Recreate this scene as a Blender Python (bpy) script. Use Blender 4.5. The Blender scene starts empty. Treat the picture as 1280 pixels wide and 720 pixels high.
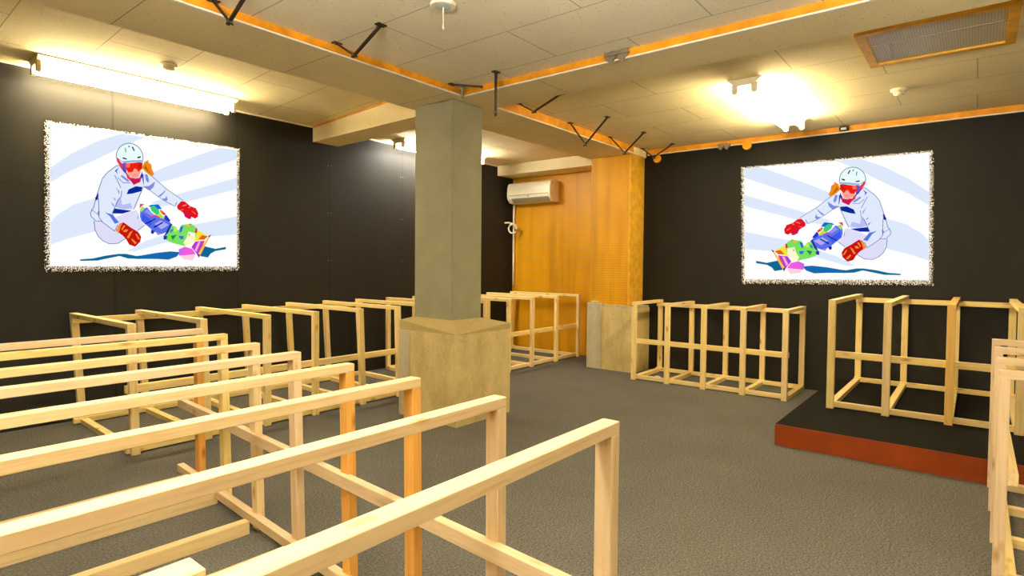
import bpy, bmesh, math, random
from mathutils import Matrix, Vector, Euler

random.seed(7)
SC = bpy.context.scene
COL = SC.collection

# ------------------------------------------------------------------ camera, world, exposure
H_EYE = 1.1318
YAW, PITCH, ROLL = 0.6738, 0.0308, 0.0089
FOCAL_PX, CY = 727.57, 352.3
fw = Vector((math.cos(YAW) * math.cos(PITCH), math.sin(YAW) * math.cos(PITCH), -math.sin(PITCH)))
r0 = Vector((math.sin(YAW), -math.cos(YAW), 0.0))
u0 = r0.cross(fw)
rt = r0 * math.cos(ROLL) + u0 * math.sin(ROLL)
up = -r0 * math.sin(ROLL) + u0 * math.cos(ROLL)
cam_d = bpy.data.cameras.new('camera')
cam = bpy.data.objects.new('camera', cam_d)
COL.objects.link(cam)
M = Matrix.Identity(4)
for i in range(3):
    M[i][0], M[i][1], M[i][2] = rt[i], up[i], -fw[i]
M.translation = Vector((0, 0, H_EYE))
cam.matrix_world = M
cam_d.sensor_fit = 'HORIZONTAL'
cam_d.sensor_width = 36.0
cam_d.lens = FOCAL_PX / 1280 * 36.0
cam_d.shift_y = (CY - 360.0) / 1280.0
cam_d.clip_start = 0.05
SC.camera = cam

world = bpy.data.worlds.new('world')
SC.world = world
world.use_nodes = True
world.node_tree.nodes['Background'].inputs[0].default_value = (1.0, 0.85, 0.65, 1)
world.node_tree.nodes['Background'].inputs[1].default_value = 0.0

SC.view_settings.view_transform = 'Standard'
SC.view_settings.look = 'None'
SC.view_settings.exposure = 0.0
SC.view_settings.gamma = 1.0
SC.view_settings.use_curve_mapping = False
SC.cycles.max_bounces = 8
SC.cycles.diffuse_bounces = 6
SC.cycles.use_denoising = True
SC.cycles.sample_clamp_indirect = 8.0
TUBE_COLOR = (1.0, 0.83, 0.53)
TUBE_POWER = 160.0
COOL_COLOR = (1.0, 0.95, 0.88)

# ------------------------------------------------------------------ material helpers
def lin(c):
    o = []
    for v in c:
        v = v / 255.0
        o.append(v / 12.92 if v <= 0.04045 else ((v + 0.055) / 1.055) ** 2.4)
    return (o[0], o[1], o[2], 1.0)

class NT:
    """small node-building helper"""
    def __init__(self, name, rough=0.8, spec=0.3):
        self.m = bpy.data.materials.new(name)
        self.m.use_nodes = True
        self.t = self.m.node_tree
        self.b = self.t.nodes['Principled BSDF']
        self.b.inputs['Roughness'].default_value = rough
        self.b.inputs['Specular IOR Level'].default_value = spec
    def n(self, typ, **kw):
        d = self.t.nodes.new(typ)
        for k, v in kw.items():
            setattr(d, k, v)
        return d
    def put(self, sock, v):
        if hasattr(v, 'is_output') or isinstance(v, bpy.types.NodeSocket):
            self.t.links.new(v, sock)
        else:
            sock.default_value = v
    def coord(self, which='Object'):
        return self.n('ShaderNodeTexCoord').outputs[which]
    def mapping(self, vec, scale=(1, 1, 1), loc=(0, 0, 0), rot=(0, 0, 0)):
        d = self.n('ShaderNodeMapping')
        self.put(d.inputs['Vector'], vec)
        self.put(d.inputs['Scale'], scale)
        self.put(d.inputs['Location'], loc)
        self.put(d.inputs['Rotation'], rot)
        return d.outputs[0]
    def noise(self, vec, scale=5, detail=3, rough=0.55):
        d = self.n('ShaderNodeTexNoise')
        self.put(d.inputs['Vector'], vec)
        self.put(d.inputs['Scale'], scale)
        self.put(d.inputs['Detail'], detail)
        self.put(d.inputs['Roughness'], rough)
        return d.outputs['Fac']
    def voronoi(self, vec, scale=5, out='Distance', rnd=1.0):
        d = self.n('ShaderNodeTexVoronoi')
        self.put(d.inputs['Vector'], vec)
        self.put(d.inputs['Scale'], scale)
        self.put(d.inputs['Randomness'], rnd)
        return d.outputs[out]
    def ramp(self, fac, stops):
        d = self.n('ShaderNodeValToRGB')
        els = d.color_ramp.elements
        while len(els) < len(stops):
            els.new(0.5)
        for e, (p, c) in zip(els, stops):
            e.position = p
            e.color = c if len(c) == 4 else (*c, 1)
        self.put(d.inputs[0], fac)
        return d.outputs[0]
    def mix(self, fac, a, b, mode='MIX'):
        d = self.n('ShaderNodeMix', data_type='RGBA', blend_type=mode)
        self.put(d.inputs[0], fac)
        self.put(d.inputs[6], a)
        self.put(d.inputs[7], b)
        return d.outputs[2]
    def math(self, op, a, b=0.0, c=0.0):
        d = self.n('ShaderNodeMath', operation=op)
        self.put(d.inputs[0], a)
        self.put(d.inputs[1], b)
        self.put(d.inputs[2], c)
        return d.outputs[0]
    def sep(self, vec):
        d = self.n('ShaderNodeSeparateXYZ')
        self.put(d.inputs[0], vec)
        return d.outputs
    def comb(self, x, y, z):
        d = self.n('ShaderNodeCombineXYZ')
        for s, v in zip(d.inputs, (x, y, z)):
            self.put(s, v)
        return d.outputs[0]
    def base(self, c):
        self.put(self.b.inputs['Base Color'], c)
    def bump(self, h, strength=0.3, dist=0.005):
        d = self.n('ShaderNodeBump')
        self.put(d.inputs['Height'], h)
        d.inputs['Strength'].default_value = strength
        d.inputs['Distance'].default_value = dist
        self.t.links.new(d.outputs[0], self.b.inputs['Normal'])
    def line(self, v, off, period, width):
        """1 within width of a periodic line of coordinate v"""
        f = self.math('FRACT', self.math('DIVIDE', self.math('SUBTRACT', v, off - period * 0.5), period))
        d = self.math('ABSOLUTE', self.math('SUBTRACT', f, 0.5))
        return self.math('LESS_THAN', d, width / period)

MAT = {}
def flat_mat(name, rgb, rough=0.6, spec=0.3, metal=0.0, var=0.06, scale=12):
    k = NT(name, rough, spec)
    n = k.noise(k.coord(), scale, 3)
    c = lin(rgb)
    lo = tuple(v * (1 - var * 2) for v in c[:3]) + (1,)
    hi = tuple(min(1, v * (1 + var * 2)) for v in c[:3]) + (1,)
    k.base(k.ramp(n, [(0.3, lo), (0.7, hi)]))
    k.b.inputs['Metallic'].default_value = metal
    MAT[name] = k.m
    return k.m

def make_wood(name, axis):
    """planed pine; grain runs along axis; tint is the object's colour"""
    k = NT(name, 0.55, 0.25)
    co = k.coord()
    info = k.n('ShaderNodeObjectInfo')
    rnd = k.math('MULTIPLY', info.outputs['Random'], 37.0)
    off = k.comb(rnd, rnd, rnd)
    v = k.n('ShaderNodeVectorMath', operation='ADD')
    k.put(v.inputs[0], co)
    k.put(v.inputs[1], off)
    sc = [26, 26, 26]
    sc[axis] = 1.3
    g = k.noise(k.mapping(v.outputs[0], tuple(sc)), 3.0, 4, 0.6)
    grain = k.ramp(g, [(0.28, (0.86, 0.79, 0.68)), (0.48, (0.99, 0.98, 0.95)), (0.72, (1.06, 1.06, 1.06))])
    sk = [13, 13, 13]
    sk[axis] = 5.0
    kn = k.voronoi(k.mapping(v.outputs[0], tuple(sk)), 1.0)
    knot = k.ramp(kn, [(0.05, (0.42, 0.24, 0.10)), (0.12, (0.80, 0.62, 0.42)), (0.20, (1, 1, 1))])
    c = k.mix(1.0, info.outputs['Color'], grain, 'MULTIPLY')
    c = k.mix(0.75, c, knot, 'MULTIPLY')
    k.base(c)
    k.bump(g, 0.12, 0.002)
    MAT[name] = k.m
for nm, ax in (('pine_x', 0), ('pine_y', 1), ('pine_z', 2)):
    make_wood(nm, ax)
PINE = (MAT['pine_x'], MAT['pine_y'], MAT['pine_z'])
PALE, YELLOW, ORANGE = lin((242, 214, 172)), lin((252, 226, 146)), lin((236, 176, 88))

# carpet
k = NT('carpet', 0.95, 0.1)
co = k.coord()
n1 = k.noise(co, 120, 5, 0.8)
n2 = k.noise(co, 2.2, 3, 0.6)
c = k.ramp(n1, [(0.36, lin((36, 35, 32))), (0.64, lin((117, 114, 106)))])
c = k.mix(0.5, c, k.ramp(n2, [(0.3, (0.82, 0.82, 0.82)), (0.7, (1.1, 1.1, 1.1))]), 'MULTIPLY')
sp = k.voronoi(co, 3.4)
c = k.mix(k.math('LESS_THAN', sp, 0.022), c, lin((165, 150, 120)))
k.base(c)
MAT['carpet'] = k.m

# black wall panels with seams and screw heads
def black_wall(name, rgb, axis, off, period, zline, seams=True):
    k = NT(name, 0.6, 0.22)
    co = k.coord()
    x, y, z = k.sep(co)
    u = (x, y)[axis]
    n = k.noise(k.mapping(co, (1.2, 1.2, 0.35)), 2.5, 4)
    c0 = lin(rgb)
    c = k.ramp(n, [(0.25, tuple(v * 0.75 for v in c0[:3])), (0.75, tuple(v * 1.3 for v in c0[:3]))])
    if seams:
        ln = k.line(u, off, period, 0.006)
        lz = k.math('LESS_THAN', k.math('ABSOLUTE', k.math('SUBTRACT', z, zline)), 0.0036)
        ln = k.math('MAXIMUM', ln, lz)
        c = k.mix(ln, c, lin((5, 5, 4)))
        f = k.math('FRACT', k.math('DIVIDE', k.math('SUBTRACT', u, off - period * 0.5), period))
        du = k.math('SUBTRACT', k.math('ABSOLUTE', k.math('MULTIPLY', k.math('SUBTRACT', f, 0.5), period)), 0.016)
        fz = k.math('FRACT', k.math('DIVIDE', z, 0.46))
        dz = k.math('MULTIPLY', k.math('SUBTRACT', fz, 0.5), 0.46)
        d2 = k.math('ADD', k.math('MULTIPLY', du, du), k.math('MULTIPLY', dz, dz))
        c = k.mix(k.math('LESS_THAN', d2, 0.0036 ** 2), c, lin((150, 142, 125)))
        k.bump(k.math('SUBTRACT', 1.0, ln), 0.4, 0.003)
    k.base(c)
    MAT[name] = k.m
black_wall('black_panels', (24, 22, 16), 0, 1.517, 0.91, 1.63)
black_wall('black_wallpaper', (22, 20, 14), 1, 0, 0.9, 0, seams=False)

# rock-wool ceiling boards
def ceiling_mat(name, rgb, bx, by, px, py, along):
    k = NT(name, 0.92, 0.1)
    co = k.coord()
    x, y, z = k.sep(co)
    n = k.noise(co, 1.5, 3)
    c0 = lin(rgb)
    c = k.ramp(n, [(0.3, tuple(v * 0.93 for v in c0[:3])), (0.7, tuple(v * 1.05 for v in c0[:3]))])
    fis = k.voronoi(k.mapping(co, (30, 75, 30)), 1.0)
    pick = k.noise(co, 22, 2)
    f = k.math('MULTIPLY', k.math('LESS_THAN', fis, 0.17), k.math('GREATER_THAN', pick, 0.50))
    c = k.mix(k.math('MULTIPLY', f, 0.45), c, lin((120, 92, 52)))
    drops = k.voronoi(co, 9.0)
    region = k.noise(co, 1.1, 1)
    d = k.math('MULTIPLY', k.math('LESS_THAN', drops, 0.075), k.math('GREATER_THAN', region, 0.52))
    c = k.mix(k.math('MULTIPLY', d, 0.6), c, lin((250, 240, 215)))
    # running-bond board joints: rows across x (or y), staggered along the other
    a, b, oa, ob, pa, pb = (x, y, bx, by, px, py) if along == 'y' else (y, x, by, bx, py, px)
    row = k.math('FLOOR', k.math('DIVIDE', k.math('SUBTRACT', a, oa), pa))
    stag = k.math('MULTIPLY', k.math('ABSOLUTE', k.math('MODULO', row, 2.0)), pb * 0.5)
    j1 = k.line(a, oa, pa, 0.0028)
    j2 = k.line(k.math('ADD', b, stag), ob, pb, 0.0028)
    j = k.math('MAXIMUM', j1, j2)
    c = k.mix(k.math('MULTIPLY', j, 0.55), c, lin((105, 80, 48)))
    k.base(c)
    k.bump(k.noise(co, 90, 3), 0.25, 0.004)
    MAT[name] = k.m
CEIL = (242, 224, 172)
ceiling_mat('ceiling_board', (244, 234, 200), 1.92, 2.40, 0.455, 0.91, 'y')
ceiling_mat('ceiling_board_bay', (240, 222, 168), 3.52, 0.03, 0.455, 0.91, 'y')
ceiling_mat('soffit_board', CEIL, 1.03, 2.2, 0.91, 50.0, 'y')

flat_mat('orange_batten', (224, 150, 26), 0.5, 0.3, var=0.12, scale=9)
flat_mat('white_bead', (238, 226, 200), 0.4)
flat_mat('bronze_metal', (62, 50, 38), 0.42, 0.5, metal=0.55)
flat_mat('grey_metal', (165, 155, 135), 0.35, 0.5, metal=0.7)
flat_mat('dark_plastic', (40, 36, 30), 0.5)
flat_mat('ivory_plastic', (238, 228, 196), 0.35, 0.4, var=0.02)
flat_mat('ivory_shade', (150, 142, 118), 0.5)
flat_mat('lamp_metal', (226, 212, 170), 0.4, 0.4, var=0.02)
flat_mat('yellow_wood', (222, 168, 48), 0.5, 0.3, var=0.10, scale=14)
flat_mat('disc_wood', (228, 160, 30), 0.5, 0.3, var=0.08)
flat_mat('platform_red', (126, 50, 8), 0.55, 0.2, var=0.08, scale=5)
flat_mat('platform_top', (25, 24, 20), 0.95, 0.05, var=0.15, scale=60)
flat_mat('plaster_grey', (142, 137, 110), 0.85, 0.15, var=0.035, scale=6)
flat_mat('mortar_cap', (178, 158, 104), 0.95, 0.1, var=0.03, scale=30)
flat_mat('screw_metal', (120, 112, 96), 0.35, 0.5, metal=0.8)
flat_mat('cord_white', (228, 218, 192), 0.5)
flat_mat('frosted_glass', (196, 206, 206), 0.2, 0.5, var=0.05)
flat_mat('litter_white', (225, 220, 210), 0.6)
flat_mat('rear_wall_paint', (128, 120, 104), 0.8)

def concrete(name, rgb, dark):
    k = NT(name, 0.9, 0.15)
    co = k.coord()
    n = k.noise(k.mapping(co, (1, 1, 0.45)), 4.5, 6, 0.62)
    n2 = k.noise(co, 38, 4, 0.6)
    c = k.ramp(n, [(0.30, lin(dark)), (0.50, lin(rgb)), (0.72, lin(tuple(min(255, v + 18) for v in rgb)))])
    c = k.mix(0.5, c, k.ramp(n2, [(0.3, (0.82, 0.80, 0.76)), (0.7, (1.1, 1.1, 1.1))]), 'MULTIPLY')
    pits = k.voronoi(co, 26)
    sel = k.math('GREATER_THAN', k.noise(co, 3.0, 2), 0.55)
    c = k.mix(k.math('MULTIPLY', k.math('LESS_THAN', pits, 0.12), k.math('MULTIPLY', sel, 0.55)), c, lin((96, 84, 58)))
    k.base(c)
    k.bump(n2, 0.35, 0.006)
    MAT[name] = k.m
concrete('raw_concrete', (206, 184, 124), (180, 158, 98))
concrete('pale_concrete', (186, 176, 146), (166, 156, 126))

# orange peg-board: rows of holes, sheets of slightly different tone
def pegboard(name, rgb, axis):
    k = NT(name, 0.5, 0.3)
    co = k.coord()
    x, y, z = k.sep(co)
    u = (x, y)[axis]
    P = 0.0245
    fu = k.math('SUBTRACT', k.math('FRACT', k.math('DIVIDE', u, P)), 0.5)
    fz = k.math('SUBTRACT', k.math('FRACT', k.math('DIVIDE', z, P)), 0.5)
    d = k.math('ADD', k.math('MULTIPLY', fu, fu), k.math('MULTIPLY', fz, fz))
    hole = k.math('LESS_THAN', d, 0.045)
    n = k.noise(k.mapping(co, (7, 7, 0.6)), 1.0, 3)
    c0 = lin(rgb)
    c = k.ramp(n, [(0.28, tuple(v * 0.72 for v in c0[:3])), (0.5, c0[:3]), (0.74, (c0[0] * 1.12, c0[1] * 1.22, c0[2] * 1.3))])
    n3 = k.noise(co, 1.6, 3)
    c = k.mix(0.6, c, k.ramp(n3, [(0.3, (0.8, 0.74, 0.62)), (0.6, (1.05, 1.05, 1.05))]), 'MULTIPLY')
    c = k.mix(k.math('MULTIPLY', hole, 0.75), c, lin((140, 82, 4)))
    k.base(c)
    MAT[name] = k.m
pegboard('pegboard_y', (220, 158, 12), 1)
pegboard('pegboard_x', (228, 164, 56), 0)

# ribbed grille
k = NT('ribbed_grille', 0.45, 0.4)
x, y, z = k.sep(k.coord())
s = k.math('SINE', k.math('MULTIPLY', y, 2 * math.pi / 0.0125))
k.base(k.ramp(k.math('MULTIPLY_ADD', s, 0.5, 0.5), [(0.2, lin((176, 164, 136))), (0.8, lin((200, 188, 158)))]))
k.bump(s, 0.1, 0.001)
MAT['ribbed_grille'] = k.m

def emis(name, rgb, strength, linear=False):
    m = bpy.data.materials.new(name)
    m.use_nodes = True
    b = m.node_tree.nodes['Principled BSDF']
    c = (*rgb, 1) if linear else lin(rgb)
    b.inputs['Base Color'].default_value = (0, 0, 0, 1)
    b.inputs['Specular IOR Level'].default_value = 0.0
    b.inputs['Roughness'].default_value = 0.9
    b.inputs['Emission Color'].default_value = c
    b.inputs['Emission Strength'].default_value = strength
    MAT[name] = m
    return m
emis('tube_light', TUBE_COLOR, TUBE_POWER, True)
emis('tube_light_cool', COOL_COLOR, TUBE_POWER, True)
emis('added_fill_up', COOL_COLOR, TUBE_POWER * 7.6, True)  # for the unseen upward fill lights, added to brighten the ceiling
emis('tube_light_strong', TUBE_COLOR, TUBE_POWER * 1.15, True)
emis('tube_light_soft', COOL_COLOR, TUBE_POWER * 0.75, True)
emis('print_white_glow', (255, 255, 255), 1.0)  # glow added so the print's white ground reaches full white

# grainy edge of the picture: white specks with added glow, thinning out away from the picture
m = bpy.data.materials.new('speckled_edge')
m.use_nodes = True
t = m.node_tree
b = t.nodes['Principled BSDF']
b.inputs['Roughness'].default_value = 0.9
b.inputs['Specular IOR Level'].default_value = 0.0
uvn = t.nodes.new('ShaderNodeUVMap')
sepn = t.nodes.new('ShaderNodeSeparateXYZ')
t.links.new(uvn.outputs[0], sepn.inputs[0])
tc = t.nodes.new('ShaderNodeTexCoord')
sn = t.nodes.new('ShaderNodeVectorMath'); sn.operation = 'SNAP'
sn.inputs[1].default_value = (0.0046, 0.0046, 0.0046)
t.links.new(tc.outputs['Object'], sn.inputs[0])
wn = t.nodes.new('ShaderNodeTexWhiteNoise')
t.links.new(sn.outputs[0], wn.inputs['Vector'])
gt = t.nodes.new('ShaderNodeMath'); gt.operation = 'GREATER_THAN'
t.links.new(wn.outputs['Value'], gt.inputs[0])
pw = t.nodes.new('ShaderNodeMath'); pw.operation = 'MULTIPLY_ADD'
t.links.new(sepn.outputs[1], pw.inputs[0]); pw.inputs[1].default_value = 0.80; pw.inputs[2].default_value = 0.22
t.links.new(pw.outputs[0], gt.inputs[1])
mx = t.nodes.new('ShaderNodeMix'); mx.data_type = 'RGBA'
t.links.new(gt.outputs[0], mx.inputs[0])
mx.inputs[6].default_value = lin((40, 37, 30)); mx.inputs[7].default_value = lin((225, 222, 215))
t.links.new(mx.outputs[2], b.inputs['Base Color'])
t.links.new(mx.outputs[2], b.inputs['Emission Color'])
em = t.nodes.new('ShaderNodeMath'); em.operation = 'MULTIPLY'
t.links.new(gt.outputs[0], em.inputs[0]); em.inputs[1].default_value = 0.4
t.links.new(em.outputs[0], b.inputs['Emission Strength'])
MAT['speckled_edge'] = m

# ------------------------------------------------------------------ geometry helpers
def build(name, bm, mats, parent=None, loc=(0, 0, 0), rotz=0.0, color=None, smooth=False, bevel=0.0):
    me = bpy.data.meshes.new(name)
    bm.normal_update()
    bm.to_mesh(me)
    bm.free()
    for mm in (mats if isinstance(mats, (list, tuple)) else [mats]):
        me.materials.append(mm)
    if smooth:
        for p in me.polygons:
            p.use_smooth = True
    o = bpy.data.objects.new(name, me)
    COL.objects.link(o)
    o.location = loc
    o.rotation_euler = (0, 0, rotz)
    if parent is not None:
        o.parent = parent
    if color is not None:
        o.color = color
    if bevel:
        md = o.modifiers.new('bevel', 'BEVEL')
        md.width = bevel
        md.segments = 1
        md.limit_method = 'ANGLE'
    return o

def empty(name, label, cat, loc=(0, 0, 0), rotz=0.0, group=None):
    o = bpy.data.objects.new(name, None)
    COL.objects.link(o)
    o.location = loc
    o.rotation_euler = (0, 0, rotz)
    o.empty_display_size = 0.1
    o['label'] = label
    o['category'] = cat
    if group:
        o['group'] = group
    return o

def tag(o, label, cat, group=None, kind=None):
    o['label'] = label
    o['category'] = cat
    if group:
        o['group'] = group
    if kind:
        o['kind'] = kind
    return o

def box(bm, x0, x1, y0, y1, z0, z1, mi=0):
    vs = [bm.verts.new(p) for p in ((x0, y0, z0), (x1, y0, z0), (x1, y1, z0), (x0, y1, z0), (x0, y0, z1), (x1, y0, z1), (x1, y1, z1), (x0, y1, z1))]
    for f in ((0, 3, 2, 1), (4, 5, 6, 7), (0, 1, 5, 4), (1, 2, 6, 5), (2, 3, 7, 6), (3, 0, 4, 7)):
        fc = bm.faces.new([vs[i] for i in f])
        fc.material_index = mi
    return vs

def boxbm(*a):
    bm = bmesh.new()
    box(bm, *a)
    return bm

def hexa(bm, bottom, top):
    """solid between two quads (4 points each, counter-clockwise from above)"""
    b = [bm.verts.new(p) for p in bottom]
    t_ = [bm.verts.new(p) for p in top]
    bm.faces.new(b[::-1])
    bm.faces.new(t_)
    for i in range(4):
        j = (i + 1) % 4
        bm.faces.new((b[i], b[j], t_[j], t_[i]))

def bar(bm, p, q, w, h, upv=Vector((0, 0, 1))):
    """rectangular bar from p to q; w across, h along upv"""
    p, q = Vector(p), Vector(q)
    d = (q - p).normalized()
    if abs(d.dot(upv)) > 0.98:
        upv = Vector((1, 0, 0))
    s = d.cross(upv).normalized()
    u = s.cross(d).normalized()
    b = [p - s * w / 2 - u * h / 2, p + s * w / 2 - u * h / 2, p + s * w / 2 + u * h / 2, p - s * w / 2 + u * h / 2]
    t_ = [v + (q - p) for v in b]
    bv = [bm.verts.new(v) for v in b]
    tv = [bm.verts.new(v) for v in t_]
    bm.faces.new(bv)
    bm.faces.new(tv[::-1])
    for i in range(4):
        j = (i + 1) % 4
        bm.faces.new((bv[j], bv[i], tv[i], tv[j]))

def tube(bm, pts, r, seg=10, cap=True):
    pts = [Vector(p) for p in pts]
    rings = []
    for i, p in enumerate(pts):
        d = (pts[min(i + 1, len(pts) - 1)] - pts[max(i - 1, 0)]).normalized()
        a = Vector((0, 0, 1)) if abs(d.z) < 0.9 else Vector((1, 0, 0))
        s = d.cross(a).normalized()
        u = s.cross(d)
        rings.append([bm.verts.new(p + (s * math.cos(2 * math.pi * k_ / seg) + u * math.sin(2 * math.pi * k_ / seg)) * r) for k_ in range(seg)])
    for A, B in zip(rings, rings[1:]):
        for k_ in range(seg):
            bm.faces.new((A[k_], A[(k_ + 1) % seg], B[(k_ + 1) % seg], B[k_]))
    if cap:
        bm.faces.new(rings[0][::-1])
        bm.faces.new(rings[-1])

def lathe(bm, prof, seg=24, centre=(0, 0, 0)):
    """profile of (radius, z), spun about z"""
    cx, cy, cz = centre
    rings = []
    for r_, z_ in prof:
        rings.append([bm.verts.new((cx + r_ * math.cos(2 * math.pi * k_ / seg), cy + r_ * math.sin(2 * math.pi * k_ / seg), cz + z_)) for k_ in range(seg)])
    for A, B in zip(rings, rings[1:]):
        for k_ in range(seg):
            bm.faces.new((A[k_], A[(k_ + 1) % seg], B[(k_ + 1) % seg], B[k_]))
    bm.faces.new(rings[0][::-1])
    bm.faces.new(rings[-1])

def prism(bm, poly, axis, a, b):
    """polygon (list of 2D) extruded along axis from a to b"""
    def pt(u, v, w):
        return {0: (w, u, v), 1: (u, w, v), 2: (u, v, w)}[axis]
    A = [bm.verts.new(pt(u, v, a)) for u, v in poly]
    B = [bm.verts.new(pt(u, v, b)) for u, v in poly]
    n = len(poly)
    bm.faces.new(A[::-1])
    bm.faces.new(B)
    for i in range(n):
        j = (i + 1) % n
        bm.faces.new((A[i], A[j], B[j], B[i]))
    bmesh.ops.recalc_face_normals(bm, faces=bm.faces)

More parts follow.
